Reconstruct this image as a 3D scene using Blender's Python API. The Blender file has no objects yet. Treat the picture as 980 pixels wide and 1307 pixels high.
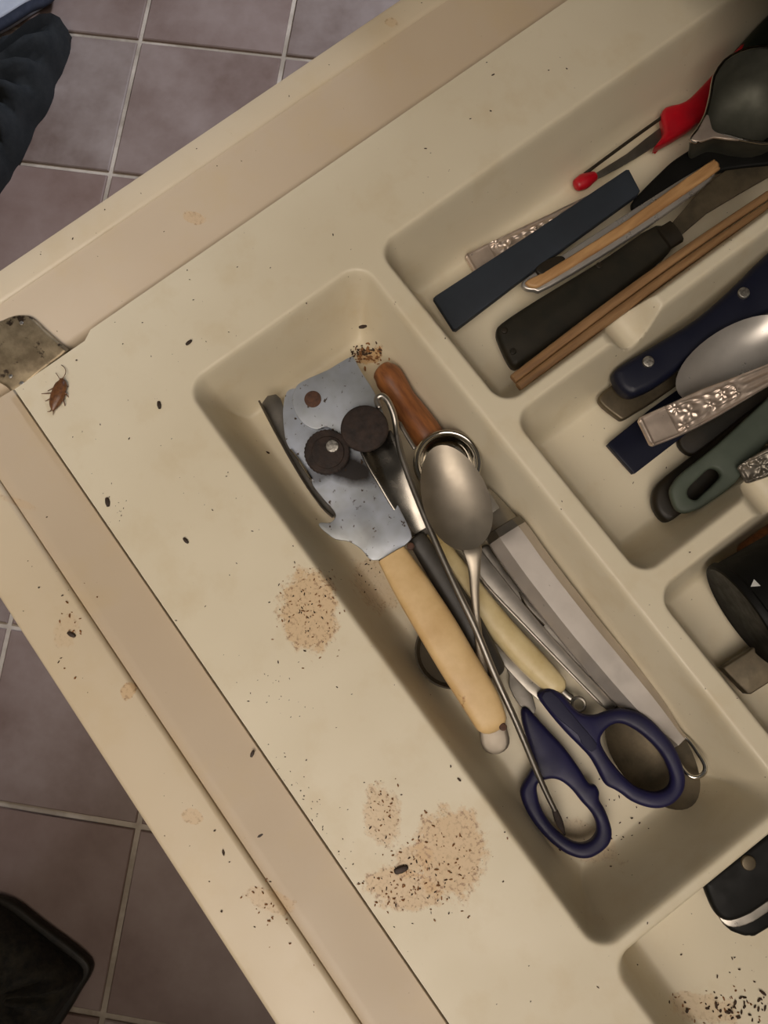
import bpy, bmesh, math, random
import numpy as np
from mathutils import Vector, Matrix, Euler

random.seed(7)
rng = np.random.default_rng(7)
SC = bpy.context.scene
COL = SC.collection
# ----------------------------------------------------------------------------
# World frame, in millimetres until a mesh is written: the rim of the cutlery tray is z = 0 and the tiled
# floor lies FLOOR below it; X runs along the drawer's front, Y into the cabinet.
FLOOR = -800.0
F = 982.0
CAM = np.array([0.0, 0.0, 330.0])
n_ = np.array([-0.0299, 0.1661, 0.9857]); n_ /= np.linalg.norm(n_)
a_ = np.array([0.596, -0.78838, 0.15071]); a_ -= n_ * a_.dot(n_); a_ /= np.linalg.norm(a_)
b_ = np.cross(n_, a_)
M = np.column_stack([a_, b_, n_])          # world axes in camera coordinates


def at(px, py, z=0.0):
    """point of the photograph's frame on the horizontal plane z (mm)"""
    d = M.T @ np.array([(px - 490) / F, -(py - 653.5) / F, -1.0])
    return CAM + (z - CAM[2]) / d[2] * d


def mmpx(p):
    return -(M @ (np.asarray(p) - CAM))[2] / F


def W(p):
    return Vector((p[0] * .001, p[1] * .001, (p[2] - FLOOR) * .001))


# ---- camera
cam = bpy.data.cameras.new('camera'); camo = bpy.data.objects.new('camera', cam); COL.objects.link(camo)
cam.sensor_fit = 'HORIZONTAL'; cam.sensor_width = 36; cam.lens = F / 980 * 36; cam.clip_start = .01
R3 = Matrix([list(r) for r in M.T])
camo.matrix_world = Matrix.Translation(W(CAM)) @ R3.to_4x4()
SC.camera = camo
# ---- world
w = bpy.data.worlds.new('world'); SC.world = w; w.use_nodes = True
w.node_tree.nodes['Background'].inputs[0].default_value = (1.0, .92, .82, 1)
w.node_tree.nodes['Background'].inputs[1].default_value = .088
# ---- lamps


def area(name, loc, aim, size, power, color):
    l = bpy.data.lights.new(name, 'AREA'); l.shape = 'DISK'; l.size = size; l.energy = power; l.color = color
    o = bpy.data.objects.new(name, l); COL.objects.link(o)
    o.location = W(loc); d = W(aim) - W(loc)
    o.rotation_euler = d.to_track_quat('-Z', 'Y').to_euler()
    return o


lamp = area('ceiling_lamp', (280, -430, 980), (-60, -135, 0), .95, 2.2, (1.0, .885, .775))
lamp.data.spread = math.radians(70)             # a shaded lamp: its beam falls off to the sides
area('window_light', (-610, 1900, 1400), (-400, -300, FLOOR), .3, 62, (.76, .83, 1.0))
SC.view_settings.view_transform = 'Standard'; SC.view_settings.look = 'None'
SC.view_settings.gamma = 1; SC.view_settings.use_curve_mapping = False
SC.view_settings.exposure = -.04


# ----------------------------------------------------------------------------
# materials
def srgb(r, g, b):
    f = lambda c: (c / 255 / 12.92) if c <= 10 else ((c / 255 + .055) / 1.055) ** 2.4
    return (f(r), f(g), f(b), 1)


class NT:
    def __init__(s, name):
        s.m = bpy.data.materials.new(name); s.m.use_nodes = True
        s.t = s.m.node_tree; s.b = s.t.nodes['Principled BSDF']

    def n(s, kind, **kw):
        x = s.t.nodes.new(kind)
        for k, v in kw.items():
            setattr(x, k, v)
        return x

    def l(s, a, b):
        s.t.links.new(a, b)

    def coord(s):
        if not hasattr(s, 'tc'):
            s.tc = s.n('ShaderNodeTexCoord')
        return s.tc.outputs['Object']

    def noise(s, scale, detail=4, rough=.6, vec=None):
        x = s.n('ShaderNodeTexNoise'); x.inputs['Scale'].default_value = scale
        x.inputs['Detail'].default_value = detail; x.inputs['Roughness'].default_value = rough
        s.l(vec if vec is not None else s.coord(), x.inputs['Vector']); return x.outputs['Fac']

    def rng(s, v, a, b, c=0., d=1.):
        x = s.n('ShaderNodeMapRange'); x.inputs[1].default_value = a; x.inputs[2].default_value = b
        x.inputs[3].default_value = c; x.inputs[4].default_value = d; s.l(v, x.inputs[0]); return x.outputs[0]

    def math(s, op, a, b):
        x = s.n('ShaderNodeMath', operation=op)
        for i, v in enumerate((a, b)):
            if isinstance(v, (int, float)):
                x.inputs[i].default_value = v
            else:
                s.l(v, x.inputs[i])
        return x.outputs[0]

    def mix(s, fac, a, b):
        x = s.n('ShaderNodeMix', data_type='RGBA')
        if isinstance(fac, (int, float)):
            x.inputs[0].default_value = fac
        else:
            s.l(fac, x.inputs[0])
        for i, v in ((6, a), (7, b)):
            if isinstance(v, tuple):
                x.inputs[i].default_value = v
            else:
                s.l(v, x.inputs[i])
        return x.outputs[2]

    def bump(s, h, strength, dist=.0005):
        x = s.n('ShaderNodeBump'); x.inputs['Strength'].default_value = strength; x.inputs['Distance'].default_value = dist
        s.l(h, x.inputs['Height']); s.l(x.outputs[0], s.b.inputs['Normal'])

    def base(s, c):
        if isinstance(c, tuple):
            s.b.inputs['Base Color'].default_value = c
        else:
            s.l(c, s.b.inputs['Base Color'])


def simple(name, c1, c2=None, rough=.5, metal=0., scale=60, bump=0., spots=None, spot_scale=300, spot_at=.66, stretch=None, spec=.5):
    t = NT(name); t.b.inputs['Roughness'].default_value = rough; t.b.inputs['Metallic'].default_value = metal
    t.b.inputs['Specular IOR Level'].default_value = spec
    vec = None
    if stretch:
        mp = t.n('ShaderNodeMapping'); mp.inputs['Scale'].default_value = stretch[0]; mp.inputs['Rotation'].default_value = (0, 0, stretch[1])
        t.l(t.coord(), mp.inputs['Vector']); vec = mp.outputs[0]
    nz = t.noise(scale, vec=vec)
    c = t.mix(t.rng(nz, .35, .65), c1, c2 or c1)
    if spots:
        c = t.mix(t.rng(t.noise(spot_scale, 3), spot_at, spot_at + .06), c, spots)
    t.base(c)
    r = t.rng(t.noise(scale * 2.3), .3, .7, max(.04, rough - .07), rough + .1); t.l(r, t.b.inputs['Roughness'])
    if bump:
        t.bump(nz, bump)
    return t.m


MT = {}
MT['steel'] = simple('brushed_steel', srgb(180, 173, 163), srgb(158, 152, 142), .32, 1, 60)
MT['bright_steel'] = simple('polished_steel', srgb(205, 200, 190), srgb(180, 175, 165), .12, 1, 70)
MT['spoon_steel'] = simple('matt_spoon_steel', srgb(176, 166, 150), srgb(162, 152, 138), .5, 1, 30)
MT['dull_steel'] = simple('dull_steel', srgb(150, 144, 136), srgb(125, 120, 112), .42, 1, 50)
MT['zinc'] = simple('zinc_plate', srgb(192, 198, 208), srgb(150, 152, 148), .42, .7, 26, .1, srgb(74, 58, 44), 330, .64)
MT['tube_steel'] = simple('hollow_handle_steel', srgb(200, 192, 184), srgb(186, 178, 170), .42, .7, 40, .04, srgb(120, 110, 100), 260, .72)
MT['silver'] = simple('worn_silver', srgb(222, 204, 188), srgb(206, 188, 172), .34, .72, 120, .03, srgb(150, 130, 112), 900, .74)
MT['rust'] = simple('rusted_iron', srgb(34, 27, 24), srgb(56, 42, 35), .75, .1, 220, .5)
MT['rust_red'] = simple('rusted_rivet', srgb(98, 66, 48), srgb(72, 50, 40), .7, .2, 400, .4)
MT['rivet'] = simple('bright_rivet', srgb(205, 200, 190), srgb(130, 125, 118), .4, .9, 700, .5)
MT['cream'] = simple('yellowed_handle_plastic', srgb(222, 190, 138), srgb(204, 168, 114), .45, 0, 55, .05, srgb(158, 110, 66), 100, .68)
MT['cream_pale'] = simple('pale_handle_plastic', srgb(218, 200, 154), srgb(198, 176, 124), .42, 0, 60, .05, srgb(160, 124, 76), 120, .70)
MT['black'] = simple('black_plastic', srgb(14, 14, 12), srgb(20, 19, 17), .5, 0, 80, .03, spec=.15)
MT['dark_grey'] = simple('dark_grey_plastic', srgb(62, 58, 52), srgb(48, 45, 40), .5, 0, 80, .05)
MT['scoop'] = simple('dark_brown_plastic', srgb(66, 57, 43), srgb(54, 47, 36), .6, 0, 60, spec=.2)
MT['navy'] = simple('navy_plastic', srgb(28, 26, 66), srgb(24, 22, 54), .42, 0, 60, .05, spec=.35)
MT['navy_dark'] = simple('dark_navy_plastic', srgb(15, 18, 36), srgb(20, 23, 40), .45, 0, 50, .04, spec=.3)
MT['slate'] = simple('slate_blue_plastic', srgb(46, 52, 60), srgb(41, 46, 53), .6, 0, 40, .05, spec=.3)
MT['neck_steel'] = simple('dark_mirror_steel', srgb(136, 131, 122), srgb(118, 113, 106), .24, 1, 40)
MT['bowl_steel'] = simple('bright_spoon_steel', srgb(206, 200, 192), srgb(184, 178, 170), .3, .72, 30)
MT['dark_silver'] = simple('tarnished_silver', srgb(150, 142, 130), srgb(112, 106, 96), .38, .75, 200)
MT['grip'] = simple('grey_navy_rubber', srgb(46, 46, 66), srgb(40, 40, 58), .6, 0, 50, spec=.2)
MT['cup_steel'] = simple('cloudy_cup_steel', srgb(124, 123, 112), srgb(98, 98, 88), .65, 1, 30)
MT['wood'] = simple('varnished_brown_wood', srgb(150, 94, 50), srgb(110, 64, 34), .4, 0, 60, .08, stretch=((1, 6, 6), .9))
MT['tan_wood'] = simple('tan_wood', srgb(192, 150, 100), srgb(158, 116, 72), .5, 0, 40, .08, stretch=((6, .7, 6), 0))
MT['stick_wood'] = simple('brown_bamboo', srgb(158, 122, 82), srgb(120, 88, 56), .55, 0, 40, .1, stretch=((8, .6, 8), 0))
MT['old_handle'] = simple('worn_black_wood', srgb(30, 29, 22), srgb(44, 39, 29), .5, 0, 60, .15, srgb(84, 74, 57), 140, .69, spec=.3)
MT['olive'] = simple('tarnished_metal', srgb(108, 96, 76), srgb(80, 72, 58), .45, .6, 80)
MT['green'] = simple('grey_green_plastic', srgb(78, 86, 74), srgb(68, 76, 66), .5, 0, 50, spec=.35)
MT['dark_brown'] = simple('dark_brown_wood', srgb(46, 38, 27), srgb(30, 27, 20), .45, 0, 60, .1, spec=.3)
MT['red'] = simple('red_plastic', srgb(196, 18, 34), srgb(160, 12, 28), .35, 0, 50)
MT['white'] = simple('white_print', srgb(225, 225, 220), srgb(210, 210, 205), .5, 0, 80)
MT['dark_green'] = simple('dark_green_plastic', srgb(32, 38, 26), srgb(24, 28, 20), .5, 0, 50)
MT['bracket'] = simple('grimy_zinc', srgb(158, 142, 114), srgb(112, 98, 76), .4, .6, 110, .3, srgb(58, 46, 34), 150, .6)
MT['roach'] = simple('brown_chitin', srgb(122, 80, 46), srgb(78, 48, 28), .35, 0, 500, .2)
MT['crumb'] = simple('dark_crumb', srgb(74, 50, 30), srgb(44, 30, 20), .8, 0, 900)
MT['crumb_brown'] = simple('brown_crumb', srgb(150, 104, 60), srgb(112, 74, 42), .8, 0, 900)
MT['pellet'] = simple('dark_pellet', srgb(62, 42, 26), srgb(36, 26, 18), .6, 0, 600, .3)
MT['cloth'] = simple('black_cloth', srgb(20, 23, 24), srgb(32, 34, 34), .9, 0, 40, .4)
MT['shoe'] = simple('black_knit', srgb(22, 20, 16), srgb(52, 46, 34), .9, 0, 70, .6)
MT['navy_cloth'] = simple('navy_strap', srgb(44, 48, 62), srgb(34, 38, 50), .8, 0, 60)
MT['pale'] = simple('pale_grey_plastic', srgb(196, 198, 204), srgb(180, 182, 190), .6, 0, 30)
MT['cabinet'] = simple('cream_cabinet_board', srgb(214, 198, 166), srgb(204, 188, 154), .5, 0, 8)
MT['unseen_worktop'] = simple('unseen_dark_worktop', srgb(92, 84, 74), srgb(70, 64, 56), .4, 0, 30)


def ellipse_mask(t, cx, cy, rx, ry, rot, nz, amt, soft=.12):
    mp = t.n('ShaderNodeMapping', vector_type='TEXTURE')
    mp.inputs['Location'].default_value = (cx * .001, cy * .001, 0); mp.inputs['Rotation'].default_value = (0, 0, rot)
    mp.inputs['Scale'].default_value = (rx * .001, ry * .001, 1000)
    t.l(t.coord(), mp.inputs['Vector'])
    ln = t.n('ShaderNodeVectorMath', operation='LENGTH'); t.l(mp.outputs[0], ln.inputs[0])
    d = t.math('ADD', ln.outputs['Value'], t.math('MULTIPLY', t.math('SUBTRACT', nz, .5), amt))
    return t.rng(d, 1 - soft, 1 + soft, 1, 0), d


def grimy(name, c1, c2, stains, rough=.42, speck=.74):
    """aged cream surface with brown food stains, each an ellipse (x, y, rx, ry, rotation, strength) in mm"""
    t = NT(name)
    c = t.mix(t.rng(t.noise(9, 3), .35, .65), c1, c2)
    c = t.mix(t.math('MULTIPLY', t.rng(t.noise(38, 5), .52, .72), .28), c, srgb(198, 174, 128))
    edge = t.noise(150, 5, .7); fine = t.noise(620, 3, .6)
    for (x, y, rx, ry, rot, k) in stains:
        m, d = ellipse_mask(t, x, y, rx, ry, rot, edge, 1.5)
        c = t.mix(t.math('MULTIPLY', m, .60 * k), c, srgb(202, 162, 108))
        rim = t.rng(d, .55, 1.0, .25, 1)                      # residue dried thickest towards the stain's edge
        sp = t.math('MULTIPLY', t.math('MULTIPLY', t.rng(fine, .52, .62), m), rim)
        c = t.mix(t.math('MULTIPLY', sp, .9 * k), c, srgb(118, 72, 36))
    c = t.mix(t.math('MULTIPLY', t.rng(t.noise(420, 2), speck, speck + .05), .7), c, srgb(104, 76, 46))
    t.base(c)
    t.l(t.rng(t.noise(30), .3, .7, rough - .06, rough + .1), t.b.inputs['Roughness'])
    t.bump(t.noise(700, 2), .06, .0003)
    return t.m


def PX(px, py, z=0.):
    p = at(px, py, z); return p[0], p[1]


MMZ = mmpx(at(490, 900, 0))
st = []
for (px, py, rx, ry, ang, k, z) in ((394, 779, 36, 53, -6, 1, 0), (487, 1040, 22, 37, -8, .75, 0), (574, 1088, 45, 54, 10, 1, 0), (514, 1134, 50, 24, 12, .9, 0), (526, 1100, 26, 20, -30, .8, 0),
                                    (905, 1292, 46, 16, 10, .55, -30), (935, 1165, 12, 12, 0, .25, -30),
                                    (480, 745, 24, 36, -30, .5, -41), (470, 452, 16, 10, 0, 1.3, -38), (745, 1075, 40, 22, 20, .35, -41)):
    x, y = PX(px, py, z); s = mmpx(at(px, py, z))
    st.append((x, y, rx * s, ry * s, math.radians(-ang + 53), k))
MT['tray'] = grimy('aged_cream_tray_plastic', srgb(224, 213, 187), srgb(216, 204, 177), st)
st = []
for (px, py, rx, ry, k) in ((85, 805, 14, 22, .3), (163, 882, 9, 11, .9), (245, 1042, 13, 9, .6), (245, 272, 16, 8, .6), (500, 30, 10, 8, .5), (345, 1150, 30, 12, .5), (20, 640, 30, 5, .3)):
    x, y = PX(px, py); s = MMZ
    st.append((x - 160, y - 100, rx * s, ry * s, math.radians(35), k))      # relative to the drawer's own origin
MT['drawer'] = grimy('aged_cream_drawer_lacquer', srgb(214, 198, 170), srgb(206, 189, 160), st, .38, .76)
MT['drawer_pink'] = grimy('aged_pinkish_drawer_lacquer', srgb(200, 182, 156), srgb(193, 174, 148), st, .42, .77)


# ----------------------------------------------------------------------------
# builders (all take millimetres)
def link(name, me, mat, parent=None, loc=None, smooth=True, auto=35):
    o = bpy.data.objects.new(name, me); COL.objects.link(o)
    if mat is not None:
        me.materials.append(mat if not isinstance(mat, str) else MT[mat])
    if loc is not None:
        o.location = loc
    if parent is not None:
        o.parent = parent
    if smooth:
        me.polygons.foreach_set('use_smooth', [True] * len(me.polygons))
        if auto:
            me.set_sharp_from_angle(angle=math.radians(auto))
    return o


def origin_of(parent):
    v = Vector((0, 0, 0))
    while parent is not None:
        v = v + parent.location; parent = parent.parent
    return v


def bm_obj(name, bm, mat, parent=None, smooth=True, auto=35):
    """bm holds world millimetres; the object's origin is its base centre (or its parent's origin)"""
    bmesh.ops.recalc_face_normals(bm, faces=bm.faces)
    for v in bm.verts:
        v.co = W(v.co)
    if parent is None:
        lo = Vector([min(v.co[i] for v in bm.verts) for i in range(3)]); hi = Vector([max(v.co[i] for v in bm.verts) for i in range(3)])
        o0 = Vector(((lo.x + hi.x) / 2, (lo.y + hi.y) / 2, lo.z)); loc = o0
    else:
        o0 = origin_of(parent); loc = Vector((0, 0, 0))
    bmesh.ops.translate(bm, vec=-o0, verts=bm.verts)
    me = bpy.data.meshes.new(name); bm.to_mesh(me); bm.free()
    return link(name, me, mat, parent, loc, smooth, auto)


def tag(o, label=None, cat=None, group=None, kind=None):
    for k, v in (('label', label), ('category', cat), ('group', group), ('kind', kind)):
        if v:
            o[k] = v
    return o


def thing(name, label, cat, p, group=None):
    o = bpy.data.objects.new(name, None); COL.objects.link(o); o.location = W(p); o.empty_display_size = .01
    return tag(o, label, cat, group)


def P3(pts):
    return [at(*p) for p in pts]


def catmull(pts, n=6, closed=False):
    pts = [np.asarray(p, float) for p in pts]; out = []; N = len(pts)
    for i in range(N if closed else N - 1):
        if closed:
            a, b, c, d = (pts[(i + k) % N] for k in (-1, 0, 1, 2))
        else:
            a, b, c, d = pts[max(i - 1, 0)], pts[i], pts[i + 1], pts[min(i + 2, N - 1)]
        for k in range(n):
            t = k / n
            out.append(.5 * ((2 * b) + (c - a) * t + (2 * a - 5 * b + 4 * c - d) * t * t + (3 * b - a - 3 * c + d) * t ** 3))
    if not closed:
        out.append(pts[-1])
    return out


def sweep(bm, path, hw, hh, n=14, ex=2.0, cap=(.6, .6), sub=5, poly=None, closed=False, tilt=0.):
    """tube along a path; hw/hh half width/height (mm, one number or one per point); cap: how far each end rounds out (in half widths); ex: superellipse"""
    N = len(path)
    hw = [hw] * N if np.isscalar(hw) else hw; hh = [hh] * N if np.isscalar(hh) else hh
    q = [np.array([*p, a, b]) for p, a, b in zip(path, hw, hh)]
    q = catmull(q, sub, closed) if sub > 1 else q
    pts = [x[:3] for x in q]; A = [max(x[3], .02) for x in q]; B = [max(x[4], .02) for x in q]
    if closed:
        T = [pts[(i + 1) % len(pts)] - pts[i - 1] for i in range(len(pts))]
    else:
        T = [pts[min(i + 1, len(pts) - 1)] - pts[max(i - 1, 0)] for i in range(len(pts))]
    T = [t / np.linalg.norm(t) for t in T]
    if not closed:
        pre, post = [], []
        for e, dst in ((0, pre), (-1, post)):
            c = cap[e]
            if c > 0:
                for k in (1, 2, 3, 4):
                    th = k * math.pi / 2 / 4.3
                    s = -1 if e == 0 else 1
                    dst.append((pts[e] + s * T[e] * c * A[e] * math.sin(th), A[e] * math.cos(th), B[e] * math.cos(th), T[e]))
        pre.reverse()
        L = pre + list(zip(pts, A, B, T)) + post
    else:
        L = list(zip(pts, A, B, T))
    rings = []
    prof = poly or [(math.copysign(abs(math.cos(f)) ** (2 / ex), math.cos(f)), math.copysign(abs(math.sin(f)) ** (2 / ex), math.sin(f)))
                    for f in [2 * math.pi * k / n for k in range(n)]]
    for p, a, b, t in L:
        side = np.array([t[1], -t[0], 0.]); side /= max(np.linalg.norm(side), 1e-9)
        up = np.cross(side, t); up = up if up[2] > 0 else -up
        s2 = side * math.cos(tilt) + up * math.sin(tilt); u2 = up * math.cos(tilt) - side * math.sin(tilt)
        rings.append([bm.verts.new(p + s2 * a * c + u2 * b * s) for c, s in prof])
    m = len(prof); R = len(rings)
    for i in range(R if closed else R - 1):
        r0, r1 = rings[i], rings[(i + 1) % R]
        for k in range(m):
            bm.faces.new((r0[k], r0[(k + 1) % m], r1[(k + 1) % m], r1[k]))
    if not closed:
        bm.faces.new(rings[0]); bm.faces.new(rings[-1])
    return bm


def rod(name, path, hw, hh=None, mat='steel', parent=None, **kw):
    auto = kw.pop('auto', 40)
    bm = bmesh.new(); sweep(bm, path, hw, hw if hh is None else hh, **kw)
    return bm_obj(name, bm, mat, parent, auto=auto)


def zfun(z):
    if np.isscalar(z):
        return lambda x, y: z
    (x0, y0, z0), (x1, y1, z1) = z
    dx, dy = x1 - x0, y1 - y0; L = dx * dx + dy * dy
    return lambda x, y: z0 + (z1 - z0) * ((x - x0) * dx + (y - y0) * dy) / L


def outline(px, z, smooth=4):
    f = zfun(z)
    if smooth > 1:
        px = [tuple(p) for p in catmull(px, smooth, True)]
    return [at(x, y, f(x, y)) for x, y in px]


def plate_bm(bm, loops, thick, rnd, segs=3):
    """solid slab: loops[0] outer, others holes (3-D top outlines); rounded edges of radius rnd"""
    prof = []
    for k in range(segs + 1):
        th = k * math.pi / 2 / segs; prof.append((rnd * (1 - math.sin(th)), -rnd * (1 - math.cos(th))))
    prof = prof + [(i, -thick - z) for i, z in reversed(prof)]     # (inset, height)
    caps = [[], []]
    for li, lp in enumerate(loops):
        P = np.array(lp); keep = [0]
        for i in range(1, len(P)):
            if np.linalg.norm(P[i, :2] - P[keep[-1], :2]) > .05:
                keep.append(i)
        P = P[keep]
        if np.linalg.norm(P[0, :2] - P[-1, :2]) < .05:
            P = P[:-1]
        area2 = np.sum(P[:, 0] * np.roll(P[:, 1], -1) - np.roll(P[:, 0], -1) * P[:, 1])
        if (area2 > 0) != (li == 0):
            P = P[::-1]
        e = np.roll(P, -1, 0) - P; e[:, 2] = 0; e /= np.linalg.norm(e, axis=1)[:, None]
        nrm = np.stack([-e[:, 1], e[:, 0]], 1); nn = nrm + np.roll(nrm, 1, 0)
        ln = np.linalg.norm(nn, axis=1); nn = nn / np.maximum(ln, .3)[:, None] * np.minimum(1 / np.maximum(ln / 2, .55), 1.6)[:, None]
        rings = []
        for ins, dz in prof:
            rings.append([bm.verts.new((p[0] + q[0] * ins, p[1] + q[1] * ins, p[2] + dz)) for p, q in zip(P, nn)])
        m = len(P)
        for r0, r1 in zip(rings, rings[1:]):
            for k in range(m):
                bm.faces.new((r0[k], r0[(k + 1) % m], r1[(k + 1) % m], r1[k]))
        for c, r in ((0, rings[0]), (1, rings[-1])):
            for k in range(m):
                caps[c].append(bm.edges.get((r[k], r[(k + 1) % m])))
    for c in caps:
        bmesh.ops.triangle_fill(bm, use_beauty=True, use_dissolve=False, edges=c)
    return bm


def plate(name, px, z, thick, rnd, mat, parent=None, holes=(), smooth=4, x0=-1e9, x1=1e9):
    bm = bmesh.new()
    L0 = [np.array([min(max(p[0], x0), x1), p[1], p[2]]) for p in outline(px, z, smooth)]
    plate_bm(bm, [L0] + [outline(h, z, smooth) for h in holes], thick, rnd)
    return bm_obj(name, bm, mat, parent, auto=50)


def circ(px, py, r, n=24, ry=None):
    return [(px + r * math.cos(2 * math.pi * k / n), py + (ry or r) * math.sin(2 * math.pi * k / n)) for k in range(n)]


def disc(name, px, py, z, r, thick, mat, parent=None, rnd=.3, n=28, teeth=0, depth=0.):
    c = at(px, py, z); L = []
    N = teeth * 4 if teeth else n
    for k in range(N):
        t = 2 * math.pi * k / N
        rr = r - (depth if teeth and (k % 4) in (2, 3) else 0)
        L.append((c[0] + rr * math.cos(t), c[1] + rr * math.sin(t), z))
    bm = bmesh.new(); plate_bm(bm, [L], thick, rnd)
    return bm_obj(name, bm, mat, parent, auto=40)


def lathe(name, c, prof, mat, parent=None, n=40, axis=(0, 0, 1), xdir=None):
    """prof: (radius, height) pairs about axis through c"""
    ax = np.array(axis, float); ax /= np.linalg.norm(ax)
    x = np.cross(ax, (0, 0, 1)) if abs(ax[2]) < .95 else np.array([1., 0, 0]); x -= ax * x.dot(ax); x /= np.linalg.norm(x); y = np.cross(ax, x)
    bm = bmesh.new(); rings = []
    for r, h in prof:
        if r < 1e-6:
            rings.append([bm.verts.new(np.asarray(c) + ax * h)])
        else:
            rings.append([bm.verts.new(np.asarray(c) + ax * h + r * (x * math.cos(2 * math.pi * k / n) + y * math.sin(2 * math.pi * k / n))) for k in range(n)])
    for r0, r1 in zip(rings, rings[1:]):
        for k in range(n):
            k2 = (k + 1) % n
            if len(r0) == 1 and len(r1) > 1:
                bm.faces.new((r0[0], r1[k], r1[k2]))
            elif len(r1) == 1 and len(r0) > 1:
                bm.faces.new((r0[k], r0[k2], r1[0]))
            elif len(r0) > 1:
                bm.faces.new((r0[k], r0[k2], r1[k2], r1[k]))
    return bm_obj(name, bm, mat, parent, auto=40)


def bowl(name, tip, neck, hw, depth, mat, parent, thick=.9, egg=.14, hump=False):
    """spoon bowl: tip and neck are 3-D rim points, hw half width in mm"""
    tip, neck = np.asarray(tip), np.asarray(neck)
    c = (tip + neck) / 2; ax = (tip - neck) / 2; L = np.linalg.norm(ax); ax = ax / L
    side = np.array([ax[1], -ax[0], 0]); side /= np.linalg.norm(side); up = np.cross(side, ax); up = up if up[2] > 0 else -up
    if hump:
        up = -up
    bm = bmesh.new(); NR, NA = 10, 40; grids = []
    for sgn in (0, 1):
        rings = [[bm.verts.new(c - up * (depth + thick * sgn))]]
        for i in range(1, NR + 1):
            r = i / NR
            ring = []
            for k in range(NA):
                t = 2 * math.pi * k / NA
                u = r * math.cos(t) * L; v = r * math.sin(t) * hw * (1 - egg * math.cos(t))
                dz = -depth * (1 - r ** 2.2) - thick * sgn * (1 if i < NR else .8)
                ring.append(bm.verts.new(c + ax * u + side * v + up * dz))
            rings.append(ring)
        for k in range(NA):
            bm.faces.new((rings[0][0], rings[1][k], rings[1][(k + 1) % NA]))
        for r0, r1 in zip(rings[1:], rings[2:]):
            for k in range(NA):
                bm.faces.new((r0[k], r0[(k + 1) % NA], r1[(k + 1) % NA], r1[k]))
        grids.append(rings[-1])
    for k in range(NA):
        bm.faces.new((grids[0][k], grids[0][(k + 1) % NA], grids[1][(k + 1) % NA], grids[1][k]))
    return bm_obj(name, bm, mat, parent, auto=60)


def box_bm(bm, x0, x1, y0, y1, z0, z1):
    v = [bm.verts.new((x, y, z)) for z in (z0, z1) for y in (y0, y1) for x in (x0, x1)]
    for f in ((0, 1, 3, 2), (4, 5, 7, 6), (0, 1, 5, 4), (2, 3, 7, 6), (0, 2, 6, 4), (1, 3, 7, 5)):
        bm.faces.new([v[i] for i in f])
    return bm


def box(name, x0, x1, y0, y1, z0, z1, mat, parent=None, bev=0., segs=3):
    bm = box_bm(bmesh.new(), x0, x1, y0, y1, z0, z1)
    if bev:
        bmesh.ops.bevel(bm, geom=bm.edges[:], offset=bev, segments=segs, affect='EDGES', profile=.5)
    return bm_obj(name, bm, mat, parent, auto=50)


def extrude_profile(name, prof, axis, a, b, mat, parent):
    """closed profile of (across, z) pairs pulled along axis 'x' or 'y' from a to b"""
    bm = bmesh.new()
    f = (lambda u, s, z: (s, u, z)) if axis == 'x' else (lambda u, s, z: (u, s, z))
    R = [[bm.verts.new(f(u, s, z)) for u, z in prof] for s in (a, b)]
    m = len(prof)
    for k in range(m):
        bm.faces.new((R[0][k], R[0][(k + 1) % m], R[1][(k + 1) % m], R[1][k]))
    bm.faces.new(R[0]); bm.faces.new(R[1])
    return bm_obj(name, bm, mat, parent, auto=40)


def roundrect(x0, x1, z0, z1, r, n=5):
    out = []
    for cx, cz, t0 in ((x1 - r, z1 - r, 0), (x0 + r, z1 - r, 90), (x0 + r, z0 + r, 180), (x1 - r, z0 + r, 270)):
        for k in range(n + 1):
            t = math.radians(t0 + 90 * k / n); out.append((cx + r * math.cos(t), cz + r * math.sin(t)))
    return out


# ----------------------------------------------------------------------------
# THE SETTING: tiled floor
floor = tag(box('floor', -2600, 2600, -2600, 1400, FLOOR - 30, FLOOR - 5, None), kind='structure')
t = NT('pale_grout'); t.base(t.mix(t.rng(t.noise(14), .4, .6), srgb(196, 182, 164), srgb(160, 146, 128))); t.b.inputs['Roughness'].default_value = .8
floor.data.materials.append(t.m)
t = NT('brown_slate_tile')
oi = t.n('ShaderNodeObjectInfo'); va = t.n('ShaderNodeVectorMath', operation='ADD'); t.l(t.coord(), va.inputs[0]); t.l(oi.outputs['Location'], va.inputs[1])
c = t.mix(t.rng(t.noise(5, 5, .65, va.outputs[0]), .3, .7), srgb(106, 86, 75), srgb(164, 149, 140))
c = t.mix(t.math('MULTIPLY', oi.outputs['Random'], .5), c, srgb(128, 98, 86))
t.base(c); t.b.inputs['Roughness'].default_value = .42
t.bump(t.noise(16, 4, .6, va.outputs[0]), .25, .002); TILE = t.m
S2 = math.sqrt(.5)
pitch = 348 * S2; half = pitch / 2 - 4.2
bm = box_bm(bmesh.new(), -half, half, -half, half, -9, 0)
bmesh.ops.bevel(bm, geom=[e for e in bm.edges if all(v.co.z > -1 for v in e.verts)], offset=1.5, segments=1, affect='EDGES')
for v in bm.verts:
    v.co *= .001
tile_me = bpy.data.meshes.new('tile'); bm.to_mesh(tile_me); bm.free(); tile_me.materials.append(TILE)
for i in range(-9, 10):
    for j in range(-9, 10):
        s = -479 + 348 * (i + .5); d = -438 + 348 * (j + .5)       # s = X + Y, d = Y - X
        x, y = (s - d) / 2, (s + d) / 2
        if not (-1900 < x < 1300 and -1500 < y < 1330):
            continue
        o = bpy.data.objects.new('tile', tile_me); COL.objects.link(o); o.parent = floor
        o.location = W((x, y, FLOOR + random.uniform(-.4, .4))) - floor.location; o.rotation_euler = (random.uniform(-.002, .002), 0, math.radians(45))

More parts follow.
